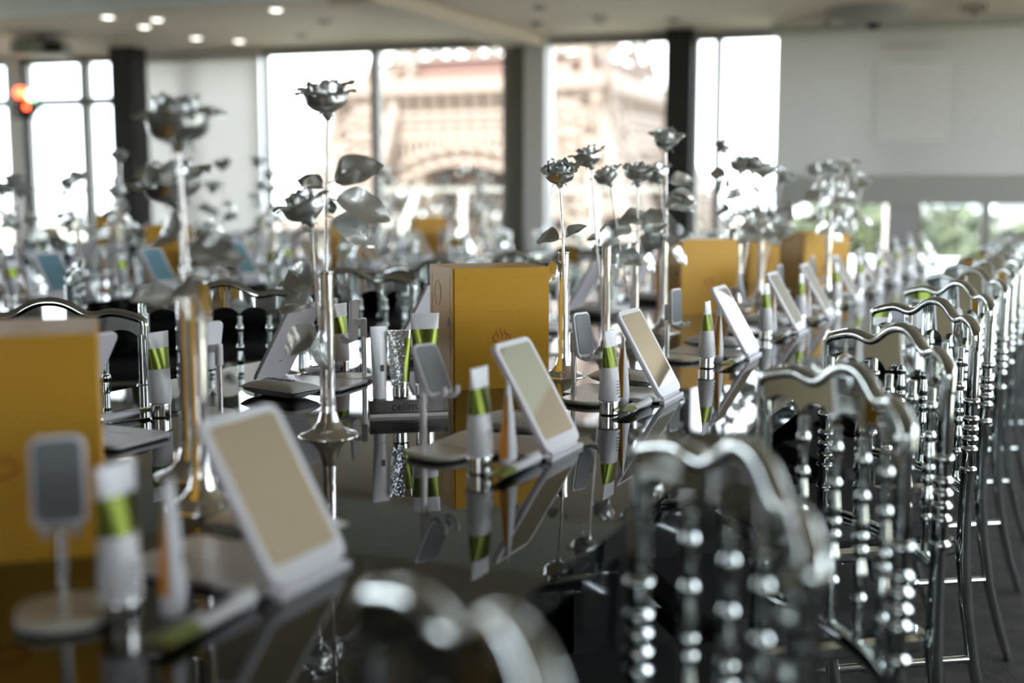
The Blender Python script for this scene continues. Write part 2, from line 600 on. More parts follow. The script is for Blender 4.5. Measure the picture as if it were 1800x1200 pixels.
e = empty('ceiling_lamp', (-1.42, 9.45, CEIL))
tag(e, 'shallow dome ceiling lamp with finial before the projection screen', 'ceiling lamp')
part('dome', MB().lathe([(.36, 0), (.36, -.015), (.30, -.05), (.2, -.085), (.08, -.105), (.02, -.11)], 32), 'grey_case', e)
part('finial', MB().lathe([(.05, -.10), (.055, -.115), (.045, -.135), (.02, -.145)], 16), 'dark_metal', e)
part('mount', MB().lathe([(.12, 0), (.12, -.02)], 16), 'dark_metal', e)
e = empty('ceiling_sensor', (-.72, 9.5, CEIL))
tag(e, 'small dark box fixture on the ceiling beside the dome lamp', 'fixture')
part('case', MB().box(-.09, .09, -.05, .05, -.06, 0), 'grey_case', e)
part('lens', MB().lathe([(.03, -.06), (.025, -.075)], 12), 'dark_metal', e)

e = empty('ceiling_projector', (-8.25, 7.95, CEIL), R(35))
tag(e, 'grey video projector hanging from the ceiling near the lit spotlights', 'projector')
part('case', MB().rrect(.46, .34, .03, -.17, -.05, bev=.01), 'grey_case', e)
part('front_panel', MB().box(.05, .20, -.178, -.168, -.15, -.07), 'dark_metal', e)
part('lens', MB().lathe([(.05, 0), (.05, .05), (.04, .055)], 16, M=Matrix.Translation((-.1, -.165, -.11)) @ Matrix.Rotation(R(90), 4, 'X')), 'green_case', e)
part('mounting_arm', MB().lathe([(.03, -.05), (.03, 0)], 12), 'dark_metal', e)
part('mounting_plate', MB().box(-.16, .16, -.14, .14, -.05, -.035), 'dark_metal', e)

e = empty('stage_light', (-8.92, 8.38, .0), R(46))
tag(e, 'black stage light on a tall stand glowing red and green', 'stage light')
part('stand', MB().tube([(0, 0, .02), (0, 0, 1.85)], .028, 10), 'dark_metal', e)
for i in range(3):
    a = R(90 + 120 * i)
    part('tripod_leg', MB().bar((0, 0, .45), (.45 * math.cos(a), .45 * math.sin(a), .015), .025), 'dark_metal', e)
hd = part('lamp_head', MB().lathe([(.10, -.11), (.12, -.08), (.12, .05), (.10, .10)], 18, M=Matrix.Translation((0, 0, 1.98)) @ Matrix.Rotation(R(70), 4, 'X')), 'dark_metal', e)
part('yoke', MB().bar((-.13, 0, 1.84), (-.13, 0, 2.0), .02).bar((.13, 0, 1.84), (.13, 0, 2.0), .02).bar((-.13, 0, 1.84), (.13, 0, 1.84), .02), 'dark_metal', e)
part('red_lens', MB().lathe([(.055, 0), (.045, .02), (.02, .03)], 14, M=Matrix.Translation((-.045, -.115, 2.06)) @ Matrix.Rotation(R(75), 4, 'X')), 'led_red', e)
part('green_lens', MB().lathe([(.055, 0), (.045, .02), (.02, .03)], 14, M=Matrix.Translation((.055, -.115, 2.04)) @ Matrix.Rotation(R(75), 4, 'X')), 'led_green', e)
part('small_lens', MB().lathe([(.025, 0), (.02, .015)], 12, M=Matrix.Translation((.0, -.125, 1.93)) @ Matrix.Rotation(R(75), 4, 'X')), 'led_red', e)

# ------------------------------------------------------------------ outside: terrace, railing, ground
struct('terrace', wbox(MB(), -14, 4, .16, 2.4, -.15, -.02), 'terrace')
e = empty('balcony_railing', WM @ Vector((-4, 2.2, 0)), WA)
tag(e, 'glass balcony railing with thin grey handrail beyond the windows', 'railing')
part('handrail', MB().bar((-9, 0, 1.18), (7.5, 0, 1.18), .05), 'frame', e)
part('bottom_rail', MB().bar((-9, 0, .08), (7.5, 0, .08), .04), 'frame', e)
for i in range(12):
    part('post', MB().box(-9 + i * 1.5 - .025, -9 + i * 1.5 + .025, -.025, .025, -.02, 1.18), 'column_white', e)
for i in range(11):
    part('pane', MB().box(-9 + i * 1.5 + .04, -7.5 + i * 1.5 - .04, -.005, .005, .12, 1.14), 'pane', e)
# ring ornaments on the railing outside the left windows
for i, (tx, rr) in enumerate(((-9.55, .16), (-9.05, .20), (-8.5, .17))):
    e = empty('ring_ornament', WM @ Vector((tx, 1.9, 0)), WA)
    tag(e, 'white ring ornament on a stem outside the cross-barred windows', 'ornament', 'ring ornaments outside')
    part('ring', MB().tube([(rr * math.cos(2 * math.pi * k / 20), 0, 1.33 + rr * math.sin(2 * math.pi * k / 20)) for k in range(21)], .03, 8), 'column_white', e)
    part('stem', MB().bar((0, 0, -.02), (0, 0, 1.33 - rr), .03), 'column_white', e)

GZ = -29.0
struct('ground', MB().box(-1500, 1500, -1500, 1500, GZ - 1, GZ), 'ground')

# ------------------------------------------------------------------ the iron tower
def iron_tower():
    HW = 40.0
    e = empty('lattice_tower', (-145.5, 280, GZ), R(2))
    tag(e, 'huge beige iron lattice tower with arch and platform beyond the windows', 'tower')
    # local: front face at y=0, tower centre at y=HW
    def ox(z):                      # outer half width at height z
        k = max(0.0, min(1.0, (56 - z) / 56))
        return 37.5 + 24 * k ** 1.6

    def iw(z):                      # width of a leg
        return 17 + 8 * max(0.0, (56 - z) / 56)

    def corner(sx, sy, dx, dy, z):
        o, w_ = ox(z), iw(z)
        return Vector((sx * (o - dx * w_), HW + sy * (o - dy * w_), z))
    zs = [0, 9, 18, 27, 35, 42, 49, 56]
    for sx in (-1, 1):
        for sy in (-1, 1):
            mb = MB()
            for dx, dy in ((0, 0), (1, 0), (0, 1), (1, 1)):
                for a, b in zip(zs[:-1], zs[1:]):
                    mb.bar(corner(sx, sy, dx, dy, a), corner(sx, sy, dx, dy, b), 2.4)
            for (d0, d1) in (((0, 0), (1, 0)), ((0, 0), (0, 1)), ((1, 0), (1, 1)), ((0, 1), (1, 1))):
                for a, b in zip(zs[:-1], zs[1:]):
                    p, q = corner(sx, sy, *d0, a), corner(sx, sy, *d1, a)
                    r_, s_ = corner(sx, sy, *d0, b), corner(sx, sy, *d1, b)
                    mb.bar(p, s_, 1.5).bar(q, r_, 1.5).bar(r_, s_, 1.5)
                    mb.bar((p + q) / 2, (r_ + s_) / 2, 1.1)
            part('leg', mb, 'tower', e)
    # one arch with filled spandrel lattice on each face
    def arch(front):
        mb = MB()
        Rr, cz = 35.0, 3.5
        n = 28
        for k in range(n):
            a0, a1 = math.pi * k / n, math.pi * (k + 1) / n
            mb.bar((Rr * math.cos(a0), 0, cz + Rr * math.sin(a0)), (Rr * math.cos(a1), 0, cz + Rr * math.sin(a1)), 2.6, 1.6)
            mb.bar(((Rr + 4) * math.cos(a0), 0, cz + (Rr + 4) * math.sin(a0)), ((Rr + 4) * math.cos(a1), 0, cz + (Rr + 4) * math.sin(a1)), 1.6, 1.6)
            mb.bar((Rr * math.cos(a0), 0, cz + Rr * math.sin(a0)), ((Rr + 4) * math.cos(a1), 0, cz + (Rr + 4) * math.sin(a1)), 1.0)
        for i in range(-17, 18):
            x = i * 2.1
            z0 = cz + math.sqrt(max(0, (Rr + 3.5) ** 2 - x * x))
            mb.bar((x, 0, z0), (x, 0, 45), 1.15)
        return mb
    for k in range(4):
        a = k * math.pi / 2
        M = Matrix.Translation((0, HW, 0)) @ Matrix.Rotation(a, 4, 'Z') @ Matrix.Translation((0, -HW + 2.5, 0))
        part('arch', arch(k == 0), 'tower', e, M)
        mb = MB()
        mb.box(-HW, HW, -.8, .8, 44.0, 45.6).box(-HW, HW, -.8, .8, 50.2, 51.6)
        nb = 20
        for i in range(nb):
            x0, x1 = -HW + 2 * HW * i / nb, -HW + 2 * HW * (i + 1) / nb
            mb.bar((x0, 0, 45.4), (x1, 0, 50.4), 1.1).bar((x1, 0, 45.4), (x0, 0, 50.4), 1.1).bar((x0, 0, 45), (x0, 0, 51), .9)
        mb.box(-HW, HW, 2.2, 2.6, 44.5, 51)
        part('lattice_girder', mb, 'tower', e, M)
        for i in range(21):
            x = -HW + 2 * HW * i / 20
            c = MB().add([(x - 1.0, .5, 51.2), (x + 1.0, .5, 51.2), (x - 1.1, -2.2, 55.6), (x + 1.1, -2.2, 55.6), (x - 1.1, .5, 55.6), (x + 1.1, .5, 55.6)],
                         [(0, 1, 3, 2), (2, 3, 5, 4), (0, 2, 4), (1, 5, 3), (0, 4, 5, 1)])
            part('console', c, 'tower', e, M)
        part('frieze_wall', MB().box(-HW, HW, .8, 1.4, 51, 56), 'tower', e, M)
        part('fascia', MB().box(-HW - 2, HW + 2, -2.6, 1, 56.3, 59.8), 'tower', e, M)
        mb = MB().box(-HW - 2, HW + 2, -2.2, -2.0, 61.2, 61.5)
        for i in range(40):
            x = -HW - 2 + (2 * HW + 4) * i / 39
            mb.box(x - .12, x + .12, -2.2, -2.0, 59.8, 61.3)
        part('gallery_rail', mb, 'tower', e, M)
        p = part('pavilion', MB().box(-24, 24, 7, 13, 59.8, 65.5), 'tower_red', e, M)
        part('pavilion_roof', MB().box(-25, 25, 6, 14, 65.5, 66.3), 'tower', e, M)
    part('deck', MB().box(-HW, HW, 1, 2 * HW - 1, 55.6, 56.3), 'tower', e)
    for sx in (-1, 1):
        for sy in (-1, 1):
            mb = MB()
            for dx in (0, 1):
                for dy in (0, 1):
                    mb.bar((sx * (33 - 14 * dx), HW + sy * (33 - 14 * dy), 57), (sx * (19 - 9 * dx), HW + sy * (19 - 9 * dy), 116), 2.0)
            for i in range(6):
                for dy in (0, 1):
                    f0, f1 = i / 6, (i + 1) / 6
                    def pp(dx, f):
                        return Vector((sx * ((33 - 14 * dx) * (1 - f) + (19 - 9 * dx) * f), HW + sy * ((33 - 14 * dy) * (1 - f) + (19 - 9 * dy) * f), 57 + 59 * f))
                    mb.bar(pp(0, f0), pp(1, f1), 1.2).bar(pp(1, f0), pp(0, f1), 1.2).bar(pp(0, f1), pp(1, f1), 1.2)
            part('upper_leg', mb, 'tower', e)
    return e


iron_tower()

# trees and far buildings
rng = random.Random(5)


def leaf_crown(seed, rx, rz, n=2600):
    r_ = random.Random(seed)
    mb = MB()
    blobs = [(r_.uniform(-.6, .6) * rx, r_.uniform(-.6, .6) * rx, r_.uniform(-.5, .6) * rz, r_.uniform(.35, .6) * rx) for _ in range(12)]
    for i in range(n):
        b = r_.choice(blobs)
        d = Vector((r_.gauss(0, 1), r_.gauss(0, 1), r_.gauss(0, 1))).normalized()
        p = Vector(b[:3]) + d * b[3] * r_.uniform(.75, 1.05)
        s = r_.uniform(.35, .75)
        u = Vector((r_.gauss(0, 1), r_.gauss(0, 1), r_.gauss(0, 1))).normalized()
        v = d.cross(u).normalized()
        u = v.cross(d)
        mb.add([p - u * s, p - v * s * .6, p + u * s, p + v * s * .6], [(0, 1, 2, 3)])
    return mb


crowns = [leaf_crown(s, 6.0, 5.5).mesh('foliage', 'leaf_green') for s in (1, 2, 3)]
tr_i = 0
for x, y, top, k in ((-12.0, 66, 1.6, 0), (1.5, 60, .6, 1), (-4.5, 84, .3, 2), (13, 86, -1.2, 0), (-28, 70, -3.0, 1), (23, 68, -1.5, 2), (-26, 96, -6, 0), (-42, 88, -6, 1), (-56, 94, -7, 2), (-64, 114, -6, 0), (-82, 124, -7, 1)):
    e = empty('tree', (x, y, GZ))
    tag(e, 'leafy green tree standing outside beyond the balcony railing', 'tree', 'trees beyond the balcony')
    obj('crown', crowns[k], e, Matrix.Translation((0, 0, top - GZ - 5.6)) @ Matrix.Rotation(rng.uniform(0, 6), 4, 'Z'))
    part('trunk', MB().lathe([(.7, 0), (.5, top - GZ - 9), (.3, top - GZ - 4)], 8), 'bark', e)
for i in range(16):
    x = -80 + i * 31 + rng.uniform(-2, 2)
    y = 420 + rng.uniform(0, 120)
    h = rng.uniform(24, 31)
    e = empty('city_building', (x, y, GZ), rng.uniform(-.2, .2))
    tag(e, 'pale stone city building with grey roof far away on the skyline', 'building', 'city buildings on the skyline')
    part('wall', MB().box(-11, 11, -8, 8, 0, h), 'building', e)
    part('roof', MB().add([(-11.5, -8.5, h), (11.5, -8.5, h), (11.5, 8.5, h), (-11.5, 8.5, h), (-9, -5, h + 4), (9, -5, h + 4), (9, 5, h + 4), (-9, 5, h + 4)],
                          [(3, 2, 1, 0), (4, 5, 6, 7), (0, 1, 5, 4), (1, 2, 6, 5), (2, 3, 7, 6), (3, 0, 4, 7)]), 'zinc', e)
    part('chimney', MB().box(4, 5.5, -1, 1, h + 2, h + 6), 'building', e)

# ------------------------------------------------------------------ tables
def long_table(x0, x1, y0, y1, label):
    e = empty('long_table', ((x0 + x1) / 2, (y0 + y1) / 2, 0))
    tag(e, label, 'table')
    hx, hy = (x1 - x0) / 2, (y1 - y0) / 2
    n = max(1, round((y1 - y0) / 2.1))
    for i in range(n):
        a, b = -hy + 2 * hy * i / n, -hy + 2 * hy * (i + 1) / n
        part('top_panel', MB().box(-hx, hx, a + .0006, b - .0006, T - .035, T), 'table', e)
        part('plinth', MB().box(-hx + .32, hx - .32, a + .25, b - .25, 0, T - .036), 'table_side', e)
    return e


TX = -1.10                    # centre line of the front table
T2 = -3.88
T3 = -6.70
long_table(TX - .63, TX + .63, -.35, 7.9, 'long mirror-black table beside the carpeted aisle')
long_table(T2 - .63, T2 + .63, 1.2, 8.1, 'mirror-black long table standing between the two other tables')
long_table(T3 - .63, T3 + .63, 3.2, 8.0, 'mirror-black long table beside the stage light')

# ------------------------------------------------------------------ chairs
SP = [(.83, .0072), (.808, .0072), (.805, .009), (.800, .0098), (.795, .009), (.792, .007), (.760, .007), (.757, .009), (.752, .0102), (.747, .009), (.744, .0066),
      (.720, .0092), (.712, .0098), (.709, .0066), (.705, .0096), (.700, .0102), (.695, .0096), (.691, .0062), (.687, .0096), (.682, .0102), (.677, .0096), (.673, .0062),
      (.660, .0085), (.655, .0096), (.650, .0102), (.645, .0096), (.641, .0066), (.626, .0066), (.623, .009), (.618, .0098), (.613, .009), (.610, .0066), (.58, .0066), (.565, .008), (.55, .009)]
TOPK = [(0, .915), (.015, .914), (.03, .910), (.045, .903), (.06, .8935), (.072, .8875), (.085, .8845), (.1, .886), (.115, .890), (.13, .8915), (.15, .889), (.17, .8835), (.19, .878)]
CW = .182


def top_z(s):
    s = abs(s)
    for (a, za), (b, zb) in zip(TOPK[:-1], TOPK[1:]):
        if s <= b:
            k = (s - a) / (b - a)
            return za + (zb - za) * k
    return TOPK[-1][1]


def sag(s):
    return .035 * (1 - (s / .19) ** 2)


def bot_z(s):
    p = 2 * CW / 5
    k = ((s + CW) / p) % 1.0
    if s < -CW or s > CW:
        return .832
    q = abs(k - .5) * 2
    return .828 + .026 * math.sqrt(max(0, 1 - (min(q, 1)) ** 2 * .97))


def chair():
    e = empty('banquet_chair')
    n = 100
    ss = [-.19 + .38 * i / n for i in range(n + 1)]
    mb = MB()
    th = .007
    F_, Bk = [], []
    for s in ss:
        zt, zb = top_z(s) - .006, bot_z(s)
        F_.append((s, sag(s) - th, zb, zt))
        Bk.append((s, sag(s) + th, zb, zt))
    nz = 4
    mb.grid(lambda u, v: (F_[round(u * n)][0], F_[round(u * n)][1], F_[round(u * n)][2] * (1 - v) + F_[round(u * n)][3] * v), n, nz, True)
    mb.grid(lambda u, v: (Bk[round(u * n)][0], Bk[round(u * n)][1], Bk[round(u * n)][2] * (1 - v) + Bk[round(u * n)][3] * v), n, nz, True, True)
    mb.grid(lambda u, v: (F_[round(u * n)][0], F_[round(u * n)][1] * (1 - v) + Bk[round(u * n)][1] * v, F_[round(u * n)][2]), n, 1, True, True)
    mb.grid(lambda u, v: (-.19, sag(.19) - th + 2 * th * v, F_[0][2] + (F_[0][3] - F_[0][2]) * u), 1, 1, False, True)
    mb.grid(lambda u, v: (.19, sag(.19) - th + 2 * th * v, F_[0][2] + (F_[0][3] - F_[0][2]) * u), 1, 1, False)
    part('top_rail', mb, 'chrome', e)
    pts = [(s, sag(s), top_z(s) - .003) for s in ss[::2]]
    pts = [(-.191, sag(.19), .835), (-.192, sag(.19), .862)] + [(-.191, sag(.19), .871)] + pts[1:-1] + [(.191, sag(.19), .871), (.192, sag(.19), .862), (.191, sag(.19), .835)]
    part('rail_bead', MB().tube(pts, .0105, 10), 'chrome', e)
    for i in range(1, 5):
        s = -CW + 2 * CW * i / 5
        part('spindle', MB().lathe([(r_, z) for z, r_ in SP][::-1], 12, (s, sag(s), 0)), 'chrome', e)
    for sx in (-1, 1):
        path = [(sx * .188, 0, .845), (sx * .188, 0, .75), (sx * .187, -.002, .62), (sx * .185, -.003, .50), (sx * .183, 0, .42), (sx * .182, .012, .32), (sx * .182, .034, .2), (sx * .182, .066, .09), (sx * .182, .10, .0)]
        part('back_leg', MB().tube(path, [.0115, .0115, .012, .0135, .0145, .0135, .0125, .0115, .0105], 10), 'chrome', e)
        pr_ = []
        for z in (.60, .64, .66, .68, .70, .735):
            pr_ += [(.0118, z - .007), (.0155, z - .004), (.0165, z), (.0155, z + .004), (.0118, z + .007)]
        part('turned_collar', MB().lathe(pr_, 12, (sx * .188, -.001, 0)), 'chrome', e)
        fl = [(.010, 0), (.012, .01), (.010, .05), (.015, .2), (.019, .27), (.012, .275), (.019, .285), (.019, .295), (.012, .305), (.02, .32), (.02, .335), (.014, .345), (.016, .43)]
        part('front_leg', MB().lathe(fl, 12, (sx * .168, -.36, 0)), 'chrome', e)
        part('side_stretcher', MB().tube([(sx * .183, .02, .21), (sx * .178, -.15, .21), (sx * .176, -.19, .21), (sx * .169, -.355, .21)], [.008, .009, .009, .008], 8)
             .lathe([(.009, -.03), (.015, -.015), (.009, 0), (.015, .015), (.009, .03)], 10, M=Matrix.Translation((sx * .177, -.18, .21)) @ Matrix.Rotation(R(90), 4, 'X')), 'chrome', e)
    part('cross_stretcher', MB().tube([(-.176, -.18, .21), (.176, -.18, .21)], .008, 8), 'chrome', e)
    part('lower_back_rail', MB().tube([(s, sag(s) * .9, .555) for s in ss[4:-4:8]], .012, 8), 'chrome', e)
    part('seat_frame', MB().rrect(.372, .385, .03, .425, .455, Matrix.Translation((0, -.19, 0)), bev=.008), 'chrome', e)
    part('seat_cushion', MB().rrect(.356, .36, .04, .4552, .495, Matrix.Translation((0, -.195, 0)), bev=.014), 'black', e)
    return e


put_chair = Proto(chair)
ORD = ['first', 'second', 'third', 'fourth', 'fifth', 'sixth', 'seventh', 'eighth', 'ninth', 'tenth', 'eleventh', 'twelfth', 'thirteenth', 'fourteenth']
rng = random.Random(3)
ry = [.505, .995, 1.54, 2.045, 2.60] + [3.15 + .55 * i for i in range(9)]
for i, y in enumerate(ry):
    o = put_chair((-.272 - (-.002 if i == 0 else 0), y, 0), R((-46 if i == 0 else -52.3) + (rng.uniform(-3, 3) if i > 4 else 0)), 'silver chrome chair along the aisle, %s from the end opposite the windows' % ORD[i], 'chair', 'chairs along the aisle side of the front table')
for i in range(11):
    y = 1.80 + .56 * i
    put_chair((-1.885 + rng.uniform(-.01, .01), y, 0), R(34 + rng.uniform(-2, 2)), 'silver chrome chair behind the front table, %s from the end opposite the windows' % ORD[i], 'chair', 'chairs behind the front table')
for i in range(9):
    y = 3.0 + .56 * i
    put_chair((-3.03, y, 0), R(-50 + rng.uniform(-3, 3)), 'silver chrome chair at the middle table, backing onto the front table', 'chair', 'chairs on the near side of the middle table')
for i in range(8):
    y = 3.4 + .56 * i
    put_chair((-4.68, y, 0), R(36 + rng.uniform(-3, 3)), 'silver chrome chair at the middle table, backing onto the stage light table', 'chair', 'chairs on the far side of the middle table')
for i in range(7):
    put_chair((-5.85, 4.4 + .56 * i, 0), R(-50 + rng.uniform(-3, 3)), 'silver chrome chair at the table beside the stage light', 'chair', 'chairs at the stage light table')


# ------------------------------------------------------------------ things laid on the tables
def tube_loft(z0, z1, H, rb, cw, zc, a0=0.0, a1=360.0, nz=5, n=24):
    """squeeze tube surface: round at zc, flat crimp (along local x) at H; angles a0..a1 only"""
    def sec(z, a):
        k = max(0.0, min(1.0, (z - zc) / (H - zc)))
        kx = k ** .8
        rx = rb + (cw / 2 - rb) * kx
        ry_ = rb * (1 - k ** 1.5) + .0016
        return Vector((rx * math.cos(a), ry_ * math.sin(a), z))
    mb = MB()
    mb.grid(lambda u, v: sec(z0 + (z1 - z0) * v, R(a0 + (a1 - a0) * u)), n, nz)
    if z1 >= H - 1e-6:
        mb.grid(lambda u, v: Vector((-cw / 2 + cw * u, (-.0016 + .0032 * v), H)), 1, 1)
    return mb


def big_tube():
    e = empty('cream_tube')
    H, rb, cw, zc = .152, .0185, .052, .026
    part('cap', MB().lathe([(.0165, 0), (.0178, .002), (.0178, .024), (.0165, .026)], 24), 'silver_cap', e)
    b = part('body', tube_loft(.026, .087, H, rb, cw, zc), 'white', e)
    part('foil_band', tube_loft(.087, .124, H, rb, cw, zc), 'green', e)
    part('crimp', tube_loft(.124, .152, H, rb, cw, zc), 'white', e)
    mb = MB()
    r_ = random.Random(4)
    for i in range(5):
        w_ = r_.uniform(.010, .018)
        mb.box(-.012, -.012 + w_, -.0205, -.0192, .040 + i * .0055, .0412 + i * .0055)
    mb.box(-.004, .004, -.0203, -.0185, .032, .035)
    part('print_lines', mb, 'ink', e)
    return e


def small_tube():
    e = empty('slim_tube')
    H, rb, cw, zc = .130, .0115, .036, .02
    part('cap', MB().lathe([(.011, 0), (.0122, .002), (.0122, .018), (.011, .02)], 20), 'white', e)
    part('body', tube_loft(.02, .130, H, rb, cw, zc, 180, 360, n=14), 'white', e)
    part('back', tube_loft(.112, .130, H, rb, cw, zc, 0, 180, n=14), 'frost', e)
    part('stripe', tube_loft(.02, .112, H, rb, cw, zc, 0, 180, n=14), 'orange', e)
    part('logo', MB().box(-.003, .003, -.0125, -.0112, .05, .062), 'ink', e)
    return e


def stand(tilt):
    def fn():
        e = empty('phone_stand')
        # base centred on origin, pole towards -x, pad facing +x
        part('base', MB().rrect(.098, .086, .036, .003, .010, n=8, bev=.002), 'white_warm', e)
        part('base_rubber', MB().rrect(.092, .080, .034, 0, .0032, n=8), 'rubber', e)
        part('pole', MB().lathe([(.0055, .010), (.0055, .105)], 14, (-.034, 0, 0)), 'alu', e)
        part('sleeve', MB().lathe([(.0072, .095), (.0072, .13), (.006, .133)], 14, (-.034, 0, 0)), 'white', e)
        part('arm', MB().box(-.036, -.016, -.006, .006, .118, .131), 'white', e)
        # pad plate: local x across, y up, z out of the face
        M = Matrix.Translation((-.016, 0, .128)) @ Matrix.Rotation(R(90), 4, 'Z') @ Matrix.Rotation(R(tilt), 4, 'X')
        p = part('cradle', MB().rrect(.05, .088, .011, 0, .007, M, bev=.0015), 'white', e)
        part('silicone_pad', MB().rrect(.042, .076, .008, .007, .0085, M @ Matrix.Translation((0, .002, 0))), 'pad', p)
        for sx in (-1, 1):
            part('hook', MB().tube([M @ Vector((sx * .013, -.042, .004)), M @ Vector((sx * .013, -.046, .016)), M @ Vector((sx * .013, -.044, .028)), M @ Vector((sx * .013, -.036, .031))], .0042, 8), 'white', p)
        return e
    return fn


def folding_mirror(blue=False):
    def fn():
        e = empty('folding_mirror')
        # hinge on the local y axis at x=0, base towards -x, mirror leaning back over it
        W_, L_ = .132, .184
        part('base', MB().rrect(.200, W_, .016, .003, .009, Matrix.Translation((-.100, 0, 0)), bev=.001), 'white', e)
        part('base_rubber', MB().rrect(.194, W_ - .006, .014, 0, .0031, Matrix.Translation((-.100, 0, 0))), 'rubber', e)
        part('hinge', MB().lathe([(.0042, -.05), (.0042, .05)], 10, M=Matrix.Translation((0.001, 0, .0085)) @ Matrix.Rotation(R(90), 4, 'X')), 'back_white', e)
        part('lip', MB().box(.0, .010, -W_ / 2 + .004, W_ / 2 - .004, .0, .006), 'white', e)
        # panel plane: local x across (world y), local y along the slope, z = face normal (+x,+z)
        M = Matrix.Translation((0.002, 0, .010)) @ Matrix.Rotation(R(90), 4, 'Z') @ Matrix.Rotation(R(90 - (90 - 60)), 4, 'X')
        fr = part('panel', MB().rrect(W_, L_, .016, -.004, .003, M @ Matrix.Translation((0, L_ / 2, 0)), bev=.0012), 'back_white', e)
        part('panel_rim', MB().rrect(W_ - .002, L_ - .002, .015, .003, .0045, M @ Matrix.Translation((0, L_ / 2, 0))), 'white', fr)
        part('mirror_glass', MB().rrect(W_ - .022, L_ - .030, .006, .0045, .0052, M @ Matrix.Translation((0, L_ / 2 + .005, 0))), 'mirror_blue' if blue else 'mirror', fr)
        part('logo_slot', MB().box(-.004, .004, .045, .047, -.0045, -.0039, M), 'ink', fr)
        part('printed_line', MB().box(-.150, -.105, -.022, -.0205, .009, .0092), 'pad', e)
        return e
    return fn


POUCH_TXT = None


def pouch():
    e = empty('sample_pouch')
    def sf(sgn):
        def f(u, v):
            x, y = (u - .5) * .15, (v - .5) * .085
            a, b = abs(u - .5) * 2, abs(v - .5) * 2
            t = max(0, 1 - a ** 3.5) * max(0, 1 - b ** 2.6)
            yy = y * (1 - .10 * (1 - a ** 4))
            return Vector((x, yy, .0165 + sgn * (.001 + .0155 * t ** .55)))
        return f
    mb = MB().grid(sf(1), 18, 12).grid(sf(-1), 18, 12, True, True)
    part('body', mb, 'pouch', e)
    for sx in (-1, 1):
        mb = MB()
        for i in range(3):
            mb.box(sx * (.067 + i * .003) - .0007, sx * (.067 + i * .003) + .0007, -.04, .04, .0168, .0183)
        part('end_seal', mb, 'pouch', e)
    obj('lettering', text_mesh('celimax', .026, 'ink'), e, Matrix.Translation((0, 0.004, .0332)))
    return e


def sachet():
    e = empty('mini_tube')
    # lies along y, crimp towards +y, nozzle towards -y
    def f(sgn, y0, y1):
        def g(u, v):
            y = y0 + (y1 - y0) * v
            k = (y + .05) / .13
            w_ = .010 + .006 * k
            a = (u - .5) * 2
            h = .009 * (1 - k) ** .7 + .001
            return Vector((a * w_, y, .0095 + sgn * h * math.sqrt(max(0, 1 - a * a))))
        return g
    part('body', MB().grid(f(1, -.05, .035), 8, 8).grid(f(-1, -.05, .035), 8, 8, True, True), 'white', e)
    part('foil_end', MB().grid(f(1, .035, .08), 8, 5).grid(f(-1, .035, .08), 8, 5, True, True), 'lime', e)
    part('nozzle', MB().lathe([(.010, 0), (.009, .008), (.0045, .010), (.003, .03), (.0015, .032)], 12, M=Matrix.Translation((0, -.05, .0098)) @ Matrix.Rotation(R(90), 4, 'X')), 'silver_cap', e)
    mb = MB()
    for i in range(3):
        mb.box(-.006 + i * .004, -.0048 + i * .004, -.02, .02, .0172, .0180)
    part('print_lines', mb, 'ink', e)
    return e


P_tube, P_slim, P_pouch, P_sach = Proto(big_tube), Proto(small_tube), Proto(pouch), Proto(sachet)
P_stand = {t: Proto(stand(t)) for t in (62, 80, 88)}
P_mir, P_mirb = Proto(folding_mirror()), Proto(folding_mirror(True))

DESC = {
    'mirror': ('white folding mirror', 'mirror'), 'stand': ('grey-padded phone stand', 'phone stand'),
    'tube': ('green-banded white tube', 'tube'), 'slim': ('slim orange-backed tube', 'tube'),
    'pouch': ('white foil pouch', 'pouch'), 'sachet': ('flat-lying lime tube', 'tube'),
}


def setting(cx, hx, ym, side, where, ordn=None, blue=False, tilt=80, syaw=0.0, skip=(), rnd=None, off=None):
    """side +1: guest on the +x side of the table, -1: turned half round"""
    off = off or {}
    r_ = rnd or random.Random(int(ym * 100))

    def P(name, dx, dy):
        ox, oy = off.get(name, (0, 0))
        dx, dy = dx + ox, dy + oy
        j = .006
        return (hx + side * dx + r_.uniform(-j, j), ym + side * dy + r_.uniform(-j, j), T)

    base = 0 if side > 0 else math.pi

    def lab(k):
        d, c = DESC[k]
        if blue and k == 'mirror':
            d = 'blue-tinted folding mirror'
        if ordn is None:
            return dict(label='%s %s' % (d, where), cat=c, group='%ss %s' % (c, where))
        return dict(label='%s, %s from the end opposite the windows, %s' % (d, ordn, where), cat=c, group='%ss %s' % (k, where))
    def rz(a):
        return base + R(a + r_.uniform(-3, 3))
    if 'mirror' not in skip:
        (P_mirb if blue else P_mir)((hx, ym, T), base + R(off.get('myaw', 0)), **lab('mirror'))
    if 'stand' not in skip:
        P_stand[tilt](P('stand', -.130, -.105), rz(syaw), **lab('stand'))
    if 'tube' not in skip:
        P_tube(P('tube', -.052, -.195), rz(90), **lab('tube'))
    if 'slim' not in skip:
        P_slim(P('slim', -.050, -.128), rz(118), **lab('slim'))
    if 'pouch' not in skip:
        P_pouch(P('pouch', -.125, .125), rz(-12), **lab('pouch'))
    if 'sachet' not in skip:
        P_sach(P('sachet', -.012, -.135), rz(180), **lab('sachet'))


